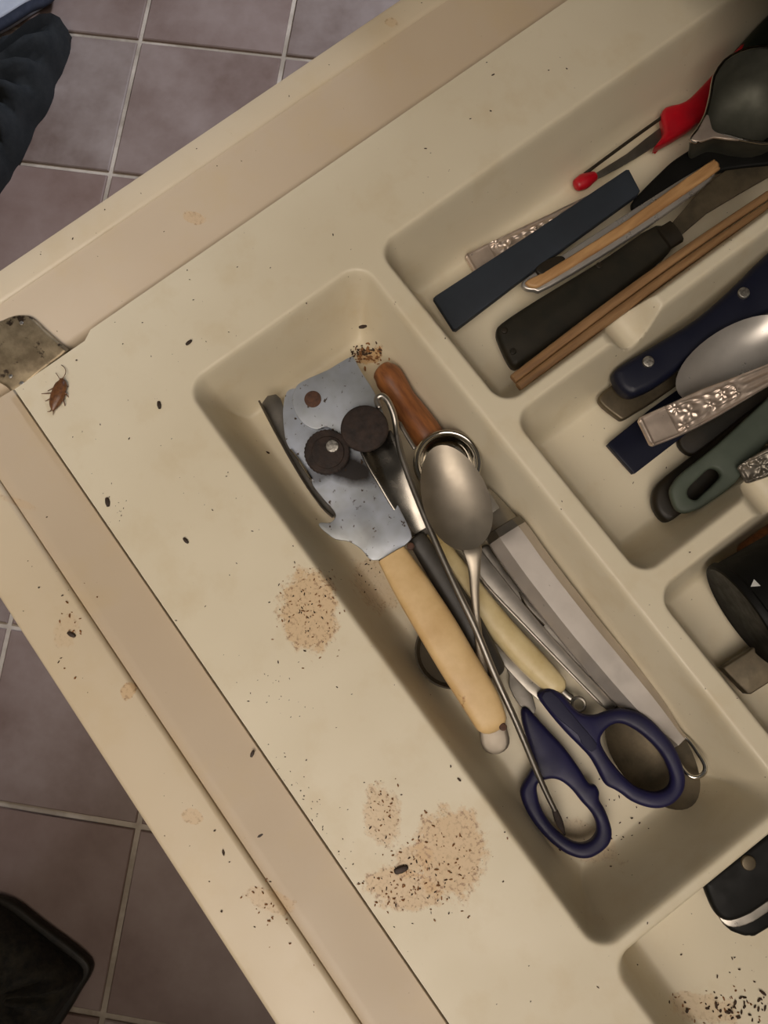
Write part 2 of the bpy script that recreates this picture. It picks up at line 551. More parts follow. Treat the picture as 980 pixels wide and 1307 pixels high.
# cabinet and worktop that the drawer slides out of (above and behind the picture)
cabinet = thing('base_cabinet', 'cream base cabinet that the open cutlery drawer slides out of', 'cabinet', (150, 600, FLOOR))
box('side_panel', -290, -272, 330, 900, FLOOR + 1, 58, 'cabinet', cabinet, 1)
box('side_panel', 620, 638, 330, 900, FLOOR + 1, 58, 'cabinet', cabinet, 1)
box('back_panel', -272, 620, 885, 900, FLOOR + 1, 58, 'cabinet', cabinet, 1)
box('lower_door', -290, 638, 330, 348, FLOOR + 90, -190, 'cabinet', cabinet, 2)
tag(box('unseen_worktop', -296, 900, 268, 900, 62, 100, 'unseen_worktop', bev=6), 'unseen dark countertop over the open drawer, shading its far end', 'unseen_worktop')  # out of view, put in to shade the far end of the tray
unseen_wallb = tag(box('unseen_wall_back', -430, 2600, 905, 960, FLOOR, 1700, 'cabinet'), kind='structure')  # unseen wall, left end placed to keep window_light off the drawer

# ----------------------------------------------------------------------------
# DRAWER
drawer = thing('drawer', 'open cream kitchen drawer with stained rim holding the cutlery tray', 'drawer', (160, 100, -150))
# front board: flat top, worn rounded edges
extrude_profile('front_panel', roundrect(-131, -103.6, -150, 0, 2.2), 'x', -262, 600, MT['drawer'], drawer)
# inner front rail, a little lower, dipping towards the tray
extrude_profile('inner_front', [(-103.2, -150), (-103.2, -1.6), (-102.2, -.9), (-98, -1.2), (-80, -3.2), (-77, -3.5), (-76.5, -4.2), (-76.4, -60), (-80, -150)], 'x', -199, 560, MT['drawer_pink'], drawer)
# side: raised outer lip, then a face sloping down to the tray
extrude_profile('side_panel', [(-250, -150), (-250, -1.5), (-249.4, -.4), (-248, 0), (-237.5, 0), (-235.5, -.5), (-233, -1.4), (-206, -6.4), (-203.4, -9), (-202.4, -16), (-196, -20), (-188, -20), (-188, -150)], 'y', -103.4, 640, MT['drawer_pink'], drawer)
extrude_profile('side_lip', [(-250.4, -30), (-250.4, -1.2), (-249.6, .2), (-248, .7), (-238, .7), (-236.2, .2), (-235.3, -1), (-235.3, -3), (-249, -3), (-249, -30)], 'y', -103.4, 640, MT['drawer'], drawer)
box('far_side_panel', 545, 600, -103.2, 640, -150, 0, 'drawer_pink', drawer, 2)
box('back_panel', -200, 560, 625, 640, -150, -8, 'drawer_pink', drawer, 1)
box('bottom_panel', -188, 545, -70, 625, -150, -140, 'drawer_pink', drawer)
# grimy pressed-metal bracket in the corner
br = plate('corner_bracket', [(-22, 425), (10, 404), (30, 401), (42, 405), (62, 424), (84, 443), (86, 448), (55, 472), (20, 500), (6, 492), (-22, 470)], ((30, 402, -.4), (64, 470, -4.6)), 6, 1.6, MT['bracket'], drawer, smooth=3)
tag(br, 'grimy grey metal corner bracket')
for x, y, z in ((27, 412, -.4), (13, 480, -3.6), (27, 489, -4.2)):
    disc('rivet', x, y, z, 1.0, 1.2, MT['rivet'], br, .3, 12)

# ----------------------------------------------------------------------------
# CUTLERY TRAY: one moulded sheet; each compartment is a drafted pocket with rounded corners
POCK = [  # x0, x1, y0, y1, corner radius, depth, draft
    (-150.5, 142.0, -12.0, 86.0, 10, 42, 11.5),
    (-152.0, -57.0, 96.5, 400, 10, 42, 11.5),
    (-50.5, 37.5, 96.5, 400, 9, 42, 11),
    (46.5, 142.0, 96.5, 400, 10, 42, 11),
    (147.5, 330.0, -10.5, 400, 9, 34, 10),
    (-80.0, -30.0, 153.0, 181.0, 3, 16, 9),     # finger dips in the cross dividers
    (20.0, 66.0, 153.0, 181.0, 3, 16, 9),
]


def smin(a, b, k):
    h = np.clip(.5 + .5 * (b - a) / k, 0, 1); return b * (1 - h) + a * h - k * h * (1 - h)


def pocket(X, Y, pk):
    x0, x1, y0, y1, r, dep, dr = pk
    qx = np.abs(X - (x0 + x1) / 2) - (x1 - x0) / 2 + r; qy = np.abs(Y - (y0 + y1) / 2) - (y1 - y0) / 2 + r
    d = np.hypot(np.maximum(qx, 0), np.maximum(qy, 0)) + np.minimum(np.maximum(qx, qy), 0) - r
    h = -d * dep / dr                                   # depth of the drafted wall
    h = -smin(-h, np.zeros_like(h), 5.0)                # rounded rim: max(h, 0)
    return smin(h, np.full_like(h, dep), 14.0 if dep > 20 else 8.0)


def tray_z(X, Y):
    X = np.asarray(X, float); Y = np.asarray(Y, float)
    D = np.zeros_like(X)
    for pk in POCK:
        D = np.maximum(D, pocket(X, Y, pk))
    return -D


def axis_lines(lo, hi, walls, fine=.7, coarse=5., reach=14):
    out = [lo]
    while out[-1] < hi:
        x = out[-1]; near = min(abs(x - q) for q in walls)
        out.append(x + (fine if near < reach else min(coarse, fine + (near - reach) * .35)))
    out[-1] = hi
    return np.array(out)


XS = axis_lines(-199.5, 330, [-199.5, -145, -147, 137, 147, 152, -67, -57, -45, 33, 42, 51, -36])
YS = axis_lines(-75.2, 425, [-75.2, -7, 80, 91, 101, 153, 160, 175, 181], .7)
XG, YG = np.meshgrid(XS, YS, indexing='ij')
ZG = tray_z(XG, YG)
YY = YG.copy(); XX = XG.copy()
notch = (XG < -196.6) & (YG < -36)                     # the tray's corner is cut back by the bracket
XX[notch] = -196.6
nx, ny = XG.shape
edge_i = [(i, 0) for i in range(nx)] + [(nx - 1, j) for j in range(1, ny)] + [(i, ny - 1) for i in range(nx - 2, -1, -1)] + [(0, j) for j in range(ny - 2, 0, -1)]
co = np.stack([XX, YY, ZG], -1).reshape(-1, 3)
skirt = np.array([[XX[i, j], YY[i, j], -3.2] for i, j in edge_i])
allco = np.vstack([co, skirt]) * .001
idx = np.arange(nx * ny).reshape(nx, ny)
quads = np.stack([idx[:-1, :-1], idx[1:, :-1], idx[1:, 1:], idx[:-1, 1:]], -1).reshape(-1, 4)
ne = len(edge_i); eid = np.array([idx[i, j] for i, j in edge_i]); sid = nx * ny + np.arange(ne)
sk = np.stack([eid, sid, np.roll(sid, -1), np.roll(eid, -1)], -1)
fc = np.vstack([quads, sk])
me = bpy.data.meshes.new('cutlery_tray')
me.vertices.add(len(allco)); me.vertices.foreach_set('co', allco.ravel())
me.loops.add(fc.size); me.loops.foreach_set('vertex_index', fc.ravel())
me.polygons.add(len(fc)); me.polygons.foreach_set('loop_start', np.arange(len(fc)) * 4); me.polygons.foreach_set('loop_total', np.full(len(fc), 4))
me.update(calc_edges=True)
tray = link('cutlery_tray', me, 'tray', None, Vector((0, 0, -FLOOR * .001)), True, 60)
tag(tray, 'moulded cream plastic cutlery tray, stained and speckled, filling the drawer', 'tray')

# ----------------------------------------------------------------------------
# MAIN COMPARTMENT
# -- can opener
co_ = thing('can_opener', 'old can opener with zinc plates, rusty wheels and two cream handles', 'can opener', at(450, 600, -40))
t = NT('shaded_zinc_plate'); t.b.inputs['Metallic'].default_value = .65; t.b.inputs['Roughness'].default_value = .42
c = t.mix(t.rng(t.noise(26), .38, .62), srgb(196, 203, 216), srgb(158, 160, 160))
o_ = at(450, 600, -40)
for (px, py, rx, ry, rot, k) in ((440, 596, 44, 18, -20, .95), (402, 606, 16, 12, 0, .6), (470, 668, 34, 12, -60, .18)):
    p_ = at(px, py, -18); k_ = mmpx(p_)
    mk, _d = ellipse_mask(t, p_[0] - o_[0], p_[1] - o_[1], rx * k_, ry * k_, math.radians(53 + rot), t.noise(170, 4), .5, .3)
    c = t.mix(t.math('MULTIPLY', mk, k), c, srgb(44, 36, 30))  # wheels' shadow painted into the plate colour as dark patches
c = t.mix(t.rng(t.noise(330, 3), .63, .69), c, srgb(74, 58, 44)); t.base(c); t.bump(t.noise(26), .1); MT['zinc_shaded'] = t.m
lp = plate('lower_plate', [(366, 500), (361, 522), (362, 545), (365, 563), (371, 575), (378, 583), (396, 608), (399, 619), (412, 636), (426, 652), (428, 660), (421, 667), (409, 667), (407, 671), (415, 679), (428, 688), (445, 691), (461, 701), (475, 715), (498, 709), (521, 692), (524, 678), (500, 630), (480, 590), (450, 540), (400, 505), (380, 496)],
           ((400, 520, -19), (500, 700, -17)), 1.4, .3, MT['zinc_shaded'], co_, smooth=3)
up = plate('upper_plate', [(448, 455), (433, 463), (418, 472), (385, 487), (376, 497), (373, 510), (375, 522), (382, 535), (392, 544), (405, 548), (418, 545), (440, 560), (470, 575), (490, 560), (490, 530), (477, 499), (462, 476), (453, 459)],
           ((400, 520, -17.0), (470, 470, -16)), 1.4, .35, MT['zinc'], co_, smooth=3)
disc('rivet', 399, 509, -16.2, 4.0, 1.2, MT['rust_red'], up, .3, 24)
w1 = disc('feed_wheel', 417, 576, -11.5, 10.6, 4.2, MT['rust'], co_, .9, teeth=34, depth=.22)
disc('washer', 418, 577, -10.6, 7.6, 1.5, MT['rust'], w1, .5)
disc('rivet', 424, 569, -9.4, 3.0, 1.6, MT['rivet'], w1, .5, 20)
disc('cutting_wheel', 465, 546, -9.0, 11.0, 3.0, MT['rust'], co_, 1.2, 40)
lathe('wheel_hub', at(462, 552, -17), [(0, 0), (6, 0), (6, 5.2), (0, 5.2)], 'rust', co_, 20)
# folded steel flange along the jaw
bm = bmesh.new()
plate_bm(bm, [outline([(334, 515), (352, 503), (362, 520), (366, 560), (398, 615), (428, 654), (424, 660), (408, 645), (385, 612), (355, 560)], -27, 2)], 1.0, .25)
fl = bm_obj('steel_flange', bm, MT['dull_steel'], co_, auto=50)
rod('flange_lip', P3([(332, 514, -23), (356, 560, -23), (386, 612, -24), (410, 646, -24), (425, 660, -25)]), .5, 3.6, MT['dull_steel'], fl, n=8, ex=6, cap=(0, 0))
bm = bmesh.new()
sweep(bm, P3([(371, 574, -17.6), (384, 590, -17.4), (398, 612, -17.4)]), .5, 1.2, n=8, cap=(.3, .3)); bm_obj('jaw_edge', bm, MT['bright_steel'], lp)
hs = mmpx(at(560, 800, -18))
rod('handle', P3([(500, 708, -17.5), (527, 752, -17.2), (557, 800, -17), (584, 846, -17), (611, 890, -17.5), (625, 918, -18)]), [20 * hs, 24 * hs, 25.5 * hs, 25 * hs, 24 * hs, 21 * hs], [4.4, 5.2, 5.6, 5.6, 5.4, 5.0], MT['cream'], co_, n=24, ex=3.3, cap=(.1, .8))
rod('handle', P3([(548, 684, -31), (590, 740, -31), (636, 798, -31), (680, 846, -31), (708, 874, -31)]), [15 * hs, 17 * hs, 18 * hs, 18 * hs, 15 * hs], [4.6, 5, 5.2, 5.2, 4.6], MT['cream_pale'], co_, n=18, ex=2.4, cap=(.2, .9))
rod('handle_strap', P3([(470, 560, -22), (505, 625, -27), (548, 686, -32.5)]), [6, 6, 5], .7, MT['dull_steel'], co_, n=8, ex=5)
rr = at(738, 899, -34)
bm = bmesh.new(); sweep(bm, [rr + np.array([3.1 * math.cos(2 * math.pi * k / 16), 3.1 * math.sin(2 * math.pi * k / 16), 0]) for k in range(16)], .8, .8, n=8, closed=True, sub=1)
sweep(bm, P3([(712, 876, -34), (722, 886, -34), (729, 891, -34)]), 1.6, 1, n=8)
tag(bm_obj('hanging_ring', bm, MT['steel'], co_), 'steel ring at the end of the lower cream handle')
for (x, y, z) in ((642, 928, -14.2), (524, 697, -15.5)):
    disc('rivet', x, y, z, 1.7, 1.6, MT['rust_red'], co_, .4, 14)

# -- black-handled utensil with folded steel neck
bp = thing('peeler', 'black-handled utensil with folded bright steel neck beside the can opener plate', 'utensil', at(560, 740, -40))
rod('handle', P3([(531, 686, -23.5), (560, 731, -25.5), (590, 779, -27), (615, 825, -28), (630, 853, -28.5)]), [4.4, 5.2, 5.8, 5.8, 5.2], [3.2, 3.8, 4.2, 4.2, 3.6], MT['dark_grey'], bp, n=16, ex=2.6, cap=(.2, .8))
bm = bmesh.new(); rows = []
for (x, y, h, zc, zd) in ((478, 560, 25, -15.2, 2.4), (489, 585, 24, -15.6, 2.4), (498, 602, 22.5, -16, 1.6), (502, 610, 22, -16.2, .5), (516, 640, 19, -18, .45), (528, 664, 14.5, -20.5, .45), (535, 681, 12.5, -22, .5)):
    c = at(x, y, zc); s = np.array([.86, .5, 0]) * h * mmpx(c); s = (at(x + h * .84, y - h * .5, zc) - c)
    prof = [(-1, .3), (-.86, .5), (-.5, -.75), (0, -1), (.5, -.75), (.86, .5), (1, .3)]
    rows.append([bm.verts.new(c + s * u + np.array([0, 0, zd * v])) for u, v in prof])
for r0, r1 in zip(rows, rows[1:]):
    for k in range(6):
        bm.faces.new((r0[k], r0[k + 1], r1[k + 1], r1[k]))
pl = bm_obj('steel_neck', bm, MT['neck_steel'], bp, auto=60)
so = pl.modifiers.new('solid', 'SOLIDIFY'); so.thickness = .0009; so.offset = -1
sb = pl.modifiers.new('sub', 'SUBSURF'); sb.levels = sb.render_levels = 2

# -- thin metal skewer lying across everything
sk_ = thing('skewer', 'long thin grey metal skewer with bent top lying over the pile', 'skewer', at(600, 780, -40))
rod('shaft', P3([(507, 556, -14), (512, 580, -13.5), (530, 630, -12.5), (555, 690, -11.5), (582, 750, -11), (606, 800, -11.5), (630, 858, -14.5), (658, 920, -19), (690, 996, -26.4), (708, 1034, -30)]),
    [1.5, 1.5, 1.5, 1.55, 1.6, 1.6, 1.6, 1.5, 1.35, 1.2], None, MT['dull_steel'], sk_, n=10, cap=(0, 0))
rod('bent_top', P3([(484, 520, -12), (481, 510, -12), (487, 505, -11.5), (495, 512, -11.5), (502, 528, -12.5), (505, 543, -14), (507, 558, -14)]), 1.5, None, MT['steel'], sk_, n=10)
rod('point', P3([(707, 1032, -30), (714, 1050, -31.6), (721, 1066, -33.4)]), [1.2, 1.7, .3], [1.2, .8, .2], MT['rust'], sk_, n=8, cap=(.2, .1))
rod('wire_pin', P3([(510, 540, -18), (518, 554, -18), (529, 572, -18)]), 1.0, None, MT['dull_steel'], sk_, n=8)

# -- wooden handled tool
wt = thing('palette_knife', 'brown turned wooden handle tool beneath the round steel measuring spoon', 'utensil', at(540, 545, -40))
rod('handle', P3([(488, 474, -31), (496, 482, -31), (505, 496, -31.5), (514, 511, -32), (528, 531, -32), (545, 555, -32), (562, 580, -32.5)]), [5.6, 7.2, 7.0, 6.7, 7.4, 7.8, 6.6], [6, 7.4, 7.2, 6.9, 7.4, 7.6, 6.6], MT['wood'], wt, n=20, cap=(.45, .2))
rod('ferrule', P3([(561, 579, -32.5), (574, 598, -33)]), [6.2, 5.4], [5.6, 4], MT['steel'], wt, n=18, cap=(.05, .05))
plate('blade', [(566, 596), (578, 590), (606, 612), (630, 642), (646, 668), (640, 690), (622, 690), (598, 650)], ((570, 590, -33), (650, 680, -36)), 1.2, .3, MT['steel'], wt, smooth=3)

# -- round measuring spoon (two nested rims)
rs = thing('measuring_spoon', 'round steel measuring spoon with rolled rim under the oval spoon', 'spoon', at(572, 590, -40))
R = 15.4
lathe('bowl', at(571, 590, -19.5), [(0, -9), (5, -8.6), (9, -7.2), (11.6, -4.6), (12.6, -1.6), (13, -.4), (13.6, 0), (14.2, -.4), (14.4, -1), (14.8, -.9), (15.4, -.4), (15.9, -1), (15.7, -2), (14.2, -2.6), (13.2, -4), (12.4, -6), (10, -8.6), (5, -10), (0, -10.4)], 'bright_steel', rs, 56)
rod('handle', P3([(598, 606, -21), (618, 634, -25), (640, 668, -30)]), [3.2, 3.4, 3.4], .7, MT['steel'], rs, n=10, ex=4)

# -- oval spoon on top
sp = thing('teaspoon', 'dull steel oval spoon with bowl on top of the pile, stem under skewer', 'spoon', at(600, 800, -40))
bowl('bowl', at(558, 569, -6), at(604, 701, -8.5), 14.8, 5.6, MT['spoon_steel'], sp, egg=.1)
rod('stem', P3([(596, 676, -16), (602, 699, -9.8), (605, 722, -10.6), (606, 760, -15.5), (609, 800, -19.5), (615, 846, -25), (622, 890, -30), (628, 925, -33.5), (632, 946, -34.6)]),
    [4.6, 4.4, 2.9, 1.9, 1.8, 2.4, 4.0, 6.0, 6.6], [.6, .9, 1.3, 1.5, 1.4, 1.1, .9, .8, .7], MT['spoon_steel'], sp, n=14, ex=2.6, cap=(.1, .9))

# -- dark plastic scoop under the cream handle
ds = thing('scoop', 'dark brown round scoop lying under the upper cream handle', 'scoop', at(575, 838, -41))
lathe('bowl', at(577, 831, -26), [(0, -3.2), (8, -3), (14.6, -2.2), (16.2, 0), (17, 0), (16.8, -1.2), (14.8, -3.6), (8.6, -4.6), (0, -5)], 'scoop', ds, 44)
rod('handle', P3([(566, 800, -26.6), (545, 762, -27), (520, 716, -27)]), [3.6, 3.2, 3.2], 1.2, MT['scoop'], ds, n=10, ex=3)

# -- hollow steel handle with hanging loop
th = thing('hollow_handled_utensil', 'stainless steel utensil with hollow faceted handle and wire hanging loop', 'utensil', at(740, 800, -41))
octo = [(1, -.28), (1, .28), (.52, 1), (-.52, 1), (-1, .28), (-1, -.28), (-.52, -1), (.52, -1)]
rod('handle', P3([(645, 678, -26.5), (652, 688, -26.5), (684, 733, -28), (741, 806, -30), (800, 876, -32), (832, 912, -32.5), (856, 936, -33), (866, 946, -33)]), [9.2, 9.9, 9.9, 9.7, 9.2, 7.6, 4.6, 4.0], [5.6, 6.6, 7, 7, 6.8, 6, 4.6, 4], MT['tube_steel'], th, poly=octo, sub=3, cap=(.16, .12), auto=20)
rod('neck', P3([(612, 632, -30), (630, 656, -28.5), (646, 679, -27)]), [6, 7.5, 8.4], [.9, 1.6, 4.4], MT['steel'], th, n=14, ex=3, cap=(.1, 0))
rod('collar', P3([(641, 672, -26.5), (647, 681, -26.5)]), [9.0, 9.8], [5.4, 6.6], MT['dull_steel'], th, poly=octo, sub=1, cap=(.08, .02), auto=20)
rod('hanging_loop', P3([(868, 936, -33), (880, 946, -31.5), (890, 960, -29), (899, 975, -27), (899, 985, -26.6), (892, 991, -26.6), (882, 991, -27), (872, 982, -28.5), (860, 962, -31.5), (856, 950, -33)]), 1.05, None, MT['bright_steel'], th, n=10)

# -- flat knife and slim handle between the cream handle and the hollow handle
kn = thing('table_knife', 'flat grey steel knife between the pale cream handle and hollow handle', 'knife', at(690, 810, -40))
plate('blade', [(590, 700), (602, 690), (622, 712), (660, 760), (699, 806), (745, 856), (783, 897), (777, 905), (768, 901), (720, 852), (670, 800), (620, 747)], ((600, 700, -31), (775, 900, -33.5)), 1.6, .4, MT['dull_steel'], kn, smooth=3)
rod('spine', P3([(592, 704, -30.4), (620, 746, -30.6), (670, 799, -31.5), (720, 851, -32.4), (768, 900, -33)]), .6, .7, MT['steel'], kn, n=8)
fk = thing('dessert_fork', 'slim steel fork handle half hidden under the hollow steel handle', 'fork', at(690, 790, -40))
rod('handle', P3([(618, 700, -36), (645, 742, -36), (675, 776, -36), (705, 806, -36.5), (760, 862, -37), (800, 902, -38)]), [2.6, 3.0, 3.2, 4.2, 4.6, 4.0], .9, MT['dull_steel'], fk, n=12, ex=3)
rod('edge', P3([(663, 756, -35.4), (668, 768, -35), (678, 782, -35), (694, 798, -35.2)]), .55, .6, MT['bright_steel'], fk, n=8)

# -- scissors
sc = thing('scissors', 'small scissors with navy blue plastic ring handles at the compartment end', 'scissors', at(750, 980, -41))
plate('handle', [(666, 907), (672, 903), (681, 911), (700, 932), (722, 956), (742, 984), (752, 1000), (761, 1003), (766, 1012), (766, 1022), (774, 1036), (782, 1060), (780, 1076), (771, 1087), (756, 1096), (741, 1097), (724, 1091), (707, 1079), (692, 1064), (679, 1047), (669, 1028), (665, 1012), (669, 1000), (676, 988), (681, 974), (675, 950), (668, 925)],
      ((668, 905, -32), (730, 1090, -28.5)), 6, 2.1, MT['navy'], sc,
      holes=[[(686, 1006), (690, 999), (698, 996), (708, 995), (719, 999), (732, 1010), (744, 1025), (755, 1037), (762, 1050), (763, 1062), (757, 1072), (747, 1077), (735, 1076), (722, 1069), (709, 1058), (697, 1042), (689, 1025)]], smooth=3)
plate('handle', [(687, 889), (694, 881), (702, 878), (712, 882), (722, 890), (733, 903), (744, 911), (760, 913), (776, 908), (793, 905), (816, 909), (832, 919), (846, 933), (860, 950), (870, 970), (876, 992), (874, 1010), (864, 1024), (852, 1031), (838, 1033), (822, 1030), (806, 1023), (794, 1014), (784, 1008), (776, 1004), (770, 996), (763, 982), (754, 967), (740, 952), (724, 936), (705, 914)],
      ((690, 885, -26), (850, 1020, -20.5)), 6, 2.1, MT['navy'], sc,
      holes=[[(784, 925), (794, 924), (805, 928), (818, 936), (831, 947), (843, 960), (852, 975), (858, 992), (856, 1004), (848, 1010), (838, 1012), (826, 1010), (812, 1004), (800, 994), (789, 982), (778, 968), (769, 952), (768, 942), (774, 932)]], smooth=3)
plate('grip_pad', [(691, 890), (703, 882), (722, 902), (744, 928), (762, 950), (755, 960), (742, 948), (738, 938), (718, 922), (704, 908)], ((690, 885, -25.4), (850, 1020, -19.9)), 1.6, .5, MT['grip'], sc, smooth=2)
plate('blade', [(701, 882), (688, 894), (656, 864), (634, 838), (606, 800), (575, 752), (560, 724), (574, 742), (604, 780), (640, 826)], ((560, 724, -38.5), (700, 885, -31)), 1.2, .3, MT['steel'], sc, smooth=2)
plate('blade', [(668, 906), (655, 888), (649, 872), (650, 862), (640, 838), (620, 790), (606, 748), (622, 770), (655, 830), (672, 868), (684, 904), (678, 912)], ((600, 748, -40), (668, 905, -36)), 1.2, .3, MT['dull_steel'], sc, smooth=2)

# -- tablespoon seen through the ring
tb = thing('tablespoon', 'dark steel tablespoon on the tray floor beneath the right scissor ring', 'spoon', at(835, 970, -41))
bowl('bowl', at(883, 1029, -30), at(786, 902, -34.5), 16.2, 5.4, MT['olive'], tb, egg=.08)
rod('stem', P3([(790, 906, -35.5), (770, 880, -36), (735, 842, -38.5), (700, 800, -39.5), (660, 752, -39.5)]), [5, 2.4, 2.2, 3, 4], [.8, 1.3, 1.2, 1, .9], MT['dull_steel'], tb, n=12, ex=2.6)


# ----------------------------------------------------------------------------
# ornate silver handle: relief grid
def ornate(name, path, hw, thick, mat, parent, pad=True, rel=1.0, ribs_from=56):
    q = catmull([np.array([*p, h]) for p, h in zip(path, hw)], 40)
    pts = np.array([x[:3] for x in q]); H = np.array([x[3] for x in q])
    s = np.concatenate([[0], np.cumsum(np.linalg.norm(np.diff(pts, axis=0), axis=1))])
    NL = int(s[-1] / .32); ss = np.linspace(0, s[-1], NL)
    P = np.stack([np.interp(ss, s, pts[:, i]) for i in range(3)], 1); H = np.interp(ss, s, H)
    T = np.gradient(P, axis=0); T /= np.linalg.norm(T, axis=1)[:, None]
    S = np.stack([T[:, 1], -T[:, 0], 0 * T[:, 0]], 1)
    S /= np.linalg.norm(S, axis=1)[:, None]; U = np.cross(S, T); U *= np.sign(U[:, 2:3])
    NV = 44; vv = np.linspace(-1, 1, NV)
    bm = bmesh.new(); rows = []; low = []
    for i in range(NL):
        x = ss[i]; h = H[i]
        hh = h * (1 - .16 * max(0, 1 - x / 1.6) ** 2)
        y = vv * hh; a = np.abs(vv); z = np.zeros(NV)
        z += .8 * np.exp(-((a - .92) / .07) ** 2)                                  # rolled border
        if x < 2.2:
            z += .7 * math.exp(-((x - 1.0) / .6) ** 2)
        if pad and x < 13.5:
            z += .25
        p0 = 13.5 if pad else 1.0
        if p0 < x < ribs_from - 4:
            e = min(1, (x - p0) / 1.0, (ribs_from - 4 - x) / 3)
            zz = -.35 * np.ones(NV)
            for (fx, fy, fr) in ((22, 0, 4.6), (32, 1.2, 2.8), (39, -.8, 2.6), (45, .6, 2.2), (17, 4.2, 2.4), (17, -4.2, 2.4)):   # flowers
                dx = x - fx + 13.5 - p0; dy = y - fy; r = np.hypot(dx, dy); th = np.arctan2(dy, dx)
                pet = .5 + .5 * np.cos(5 * th + fx)
                zz += .95 * np.exp(-(r / fr) ** 4) * (.2 + .8 * pet) * np.clip(r / fr * 3 - .5, 0, 1) + .9 * np.exp(-(r / (fr * .28)) ** 2)
            for (k, ph) in ((.55, 0), (.75, 1.3)):                                    # two scrolls and leaf veins
                yc = h * (.86 - .5 * (x - 13.5) / (ribs_from - 17) * (1 + .25 * math.sin(x * .22 + ph))) * k / .75
                zz += .6 * np.exp(-((np.abs(y) - yc) / .55) ** 2)
            zz += .30 * np.sin(x * 1.25 + np.abs(y) * 1.1) * np.exp(-((np.abs(y) - h * .45) / (h * .2)) ** 2)
            z += zz * e * 1.0 * rel
        if x > ribs_from - 4:
            e = min(1, (x - ribs_from + 4) / 3)
            z += e * .5 * np.cos(vv * 3 * math.pi) * (a < .95)
        z -= .9 * np.maximum(0, (a - .95) / .05) ** 2
        rows.append([bm.verts.new(P[i] + S[i] * y[k] + U[i] * z[k]) for k in range(NV)])
        low.append([bm.verts.new(P[i] + S[i] * y[k] * .96 - U[i] * thick) for k in (0, NV - 1)])
    for r0, r1 in zip(rows, rows[1:]):
        for k in range(NV - 1):
            bm.faces.new((r0[k], r0[k + 1], r1[k + 1], r1[k]))
    for i in range(NL - 1):
        bm.faces.new((rows[i][0], rows[i + 1][0], low[i + 1][0], low[i][0]))
        bm.faces.new((rows[i][-1], low[i][1], low[i + 1][1], rows[i + 1][-1]))
        bm.faces.new((low[i][0], low[i + 1][0], low[i + 1][1], low[i][1]))
    for i, e in ((0, 0), (NL - 1, 0)):
        bm.faces.new(rows[i] + [low[i][1], low[i][0]])
    return bm_obj(name, bm, mat, parent, auto=70)


# TOP RIGHT COMPARTMENT
of = thing('ornate_fork', 'tarnished silver handle with floral end beneath the slate blue bar', 'cutlery', at(700, 290, -41))
ornate('handle', P3([(600, 339, -36), (660, 309, -36), (720, 279, -36.5), (776, 248, -37)]), [6.4, 6.4, 5.8, 4.2], 1.6, MT['silver'], of, rel=.9)
bar = plate('flat_bar', [(553, 380), (556, 377), (680, 296), (799, 216), (803, 216), (817, 243), (815, 247), (700, 330), (582, 420), (578, 419)], ((560, 390, -27), (810, 230, -21)), 4.5, .7, MT['slate'], None, smooth=1)
tag(bar, 'slate blue flat rectangular bar lying across the top compartment', 'bar')
pk = thing('folding_knife', 'tan wooden handle edged with bright steel, next to the slate bar', 'knife', at(790, 290, -40))
plate('steel_liner', [(666, 362), (672, 354), (700, 336), (800, 272), (896, 212), (912, 208), (914, 218), (895, 240), (803, 304), (700, 366), (682, 370), (670, 368)], ((670, 362, -26), (910, 212, -17)), 3.4, .8, MT['bowl_steel'], pk, smooth=3)
plate('wooden_scale', [(671, 361), (676, 355), (705, 340), (800, 280), (900, 209), (914, 204), (919, 212), (908, 223), (802, 295), (702, 357), (682, 366)], ((670, 362, -24), (910, 212, -15)), 3, 1.2, MT['tan_wood'], pk, smooth=3)
plate('blade_back', [(684, 342), (700, 330), (716, 326), (722, 332), (714, 342), (692, 350)], -23.2, 3, .6, MT['dark_brown'], pk, smooth=3)
bk = thing('carving_knife', 'knife with broad worn black handle lying between wooden handle and sticks', 'knife', at(760, 380, -41))
hd = plate('handle', [(634, 421), (641, 410), (683, 382), (770, 329), (838, 285), (860, 300), (858, 316), (820, 350), (740, 413), (672, 460), (657, 467), (648, 458), (637, 434)], ((640, 430, -27.5), (850, 300, -21)), 9, 3, MT['old_handle'], bk, smooth=3)
plate('blade', [(846, 300), (872, 268), (894, 243), (925, 218), (980, 187), (1030, 160), (1030, 196), (980, 226), (902, 272), (862, 306)], ((850, 300, -24), (1000, 190, -18)), 1.6, .4, MT['olive'], bk, smooth=2)
rod('ferrule', P3([(846, 306, -22.4), (862, 296, -22)]), 6.2, 3.4, MT['dark_brown'], bk, n=12, ex=3, cap=(.1, .1))
for (x, y) in ((644, 421), (655, 448), (765, 338)):
    disc('rivet', x, y, -26.4 + (x - 640) * .026, 1.6, 1.2, MT['dark_brown'], bk, .4, 12)
for i, (pts, lab) in enumerate((([(655, 484, -12), (780, 389, -11), (880, 317, -10.5), (985, 246, -10)], 'brown wooden chopstick touching the worn black knife handle'),
                                ([(662, 494, -12), (780, 405, -11), (880, 332, -10.5), (985, 260, -10)], 'brown wooden chopstick lying along the top of the divider'))):
    hw = [2.2, 2.3, 2.1, 1.9]
    tag(rod('chopstick', P3(pts), hw, None, MT['stick_wood'], None, n=12, ex=4, cap=(.2, .2)), lab, 'chopstick', 'chopsticks in the top compartment')
rt = thing('red_peeler', 'red plastic tool with thin steel prongs near the back wall', 'utensil', at(840, 170, -41))
plate('body', [(836, 187), (848, 168), (845, 147), (850, 135), (876, 127), (900, 104), (930, 72), (975, 30), (990, 42), (950, 84), (916, 128), (900, 146), (876, 165)], ((840, 170, -30), (980, 40, -24)), 7, 2, MT['red'], rt, smooth=3)
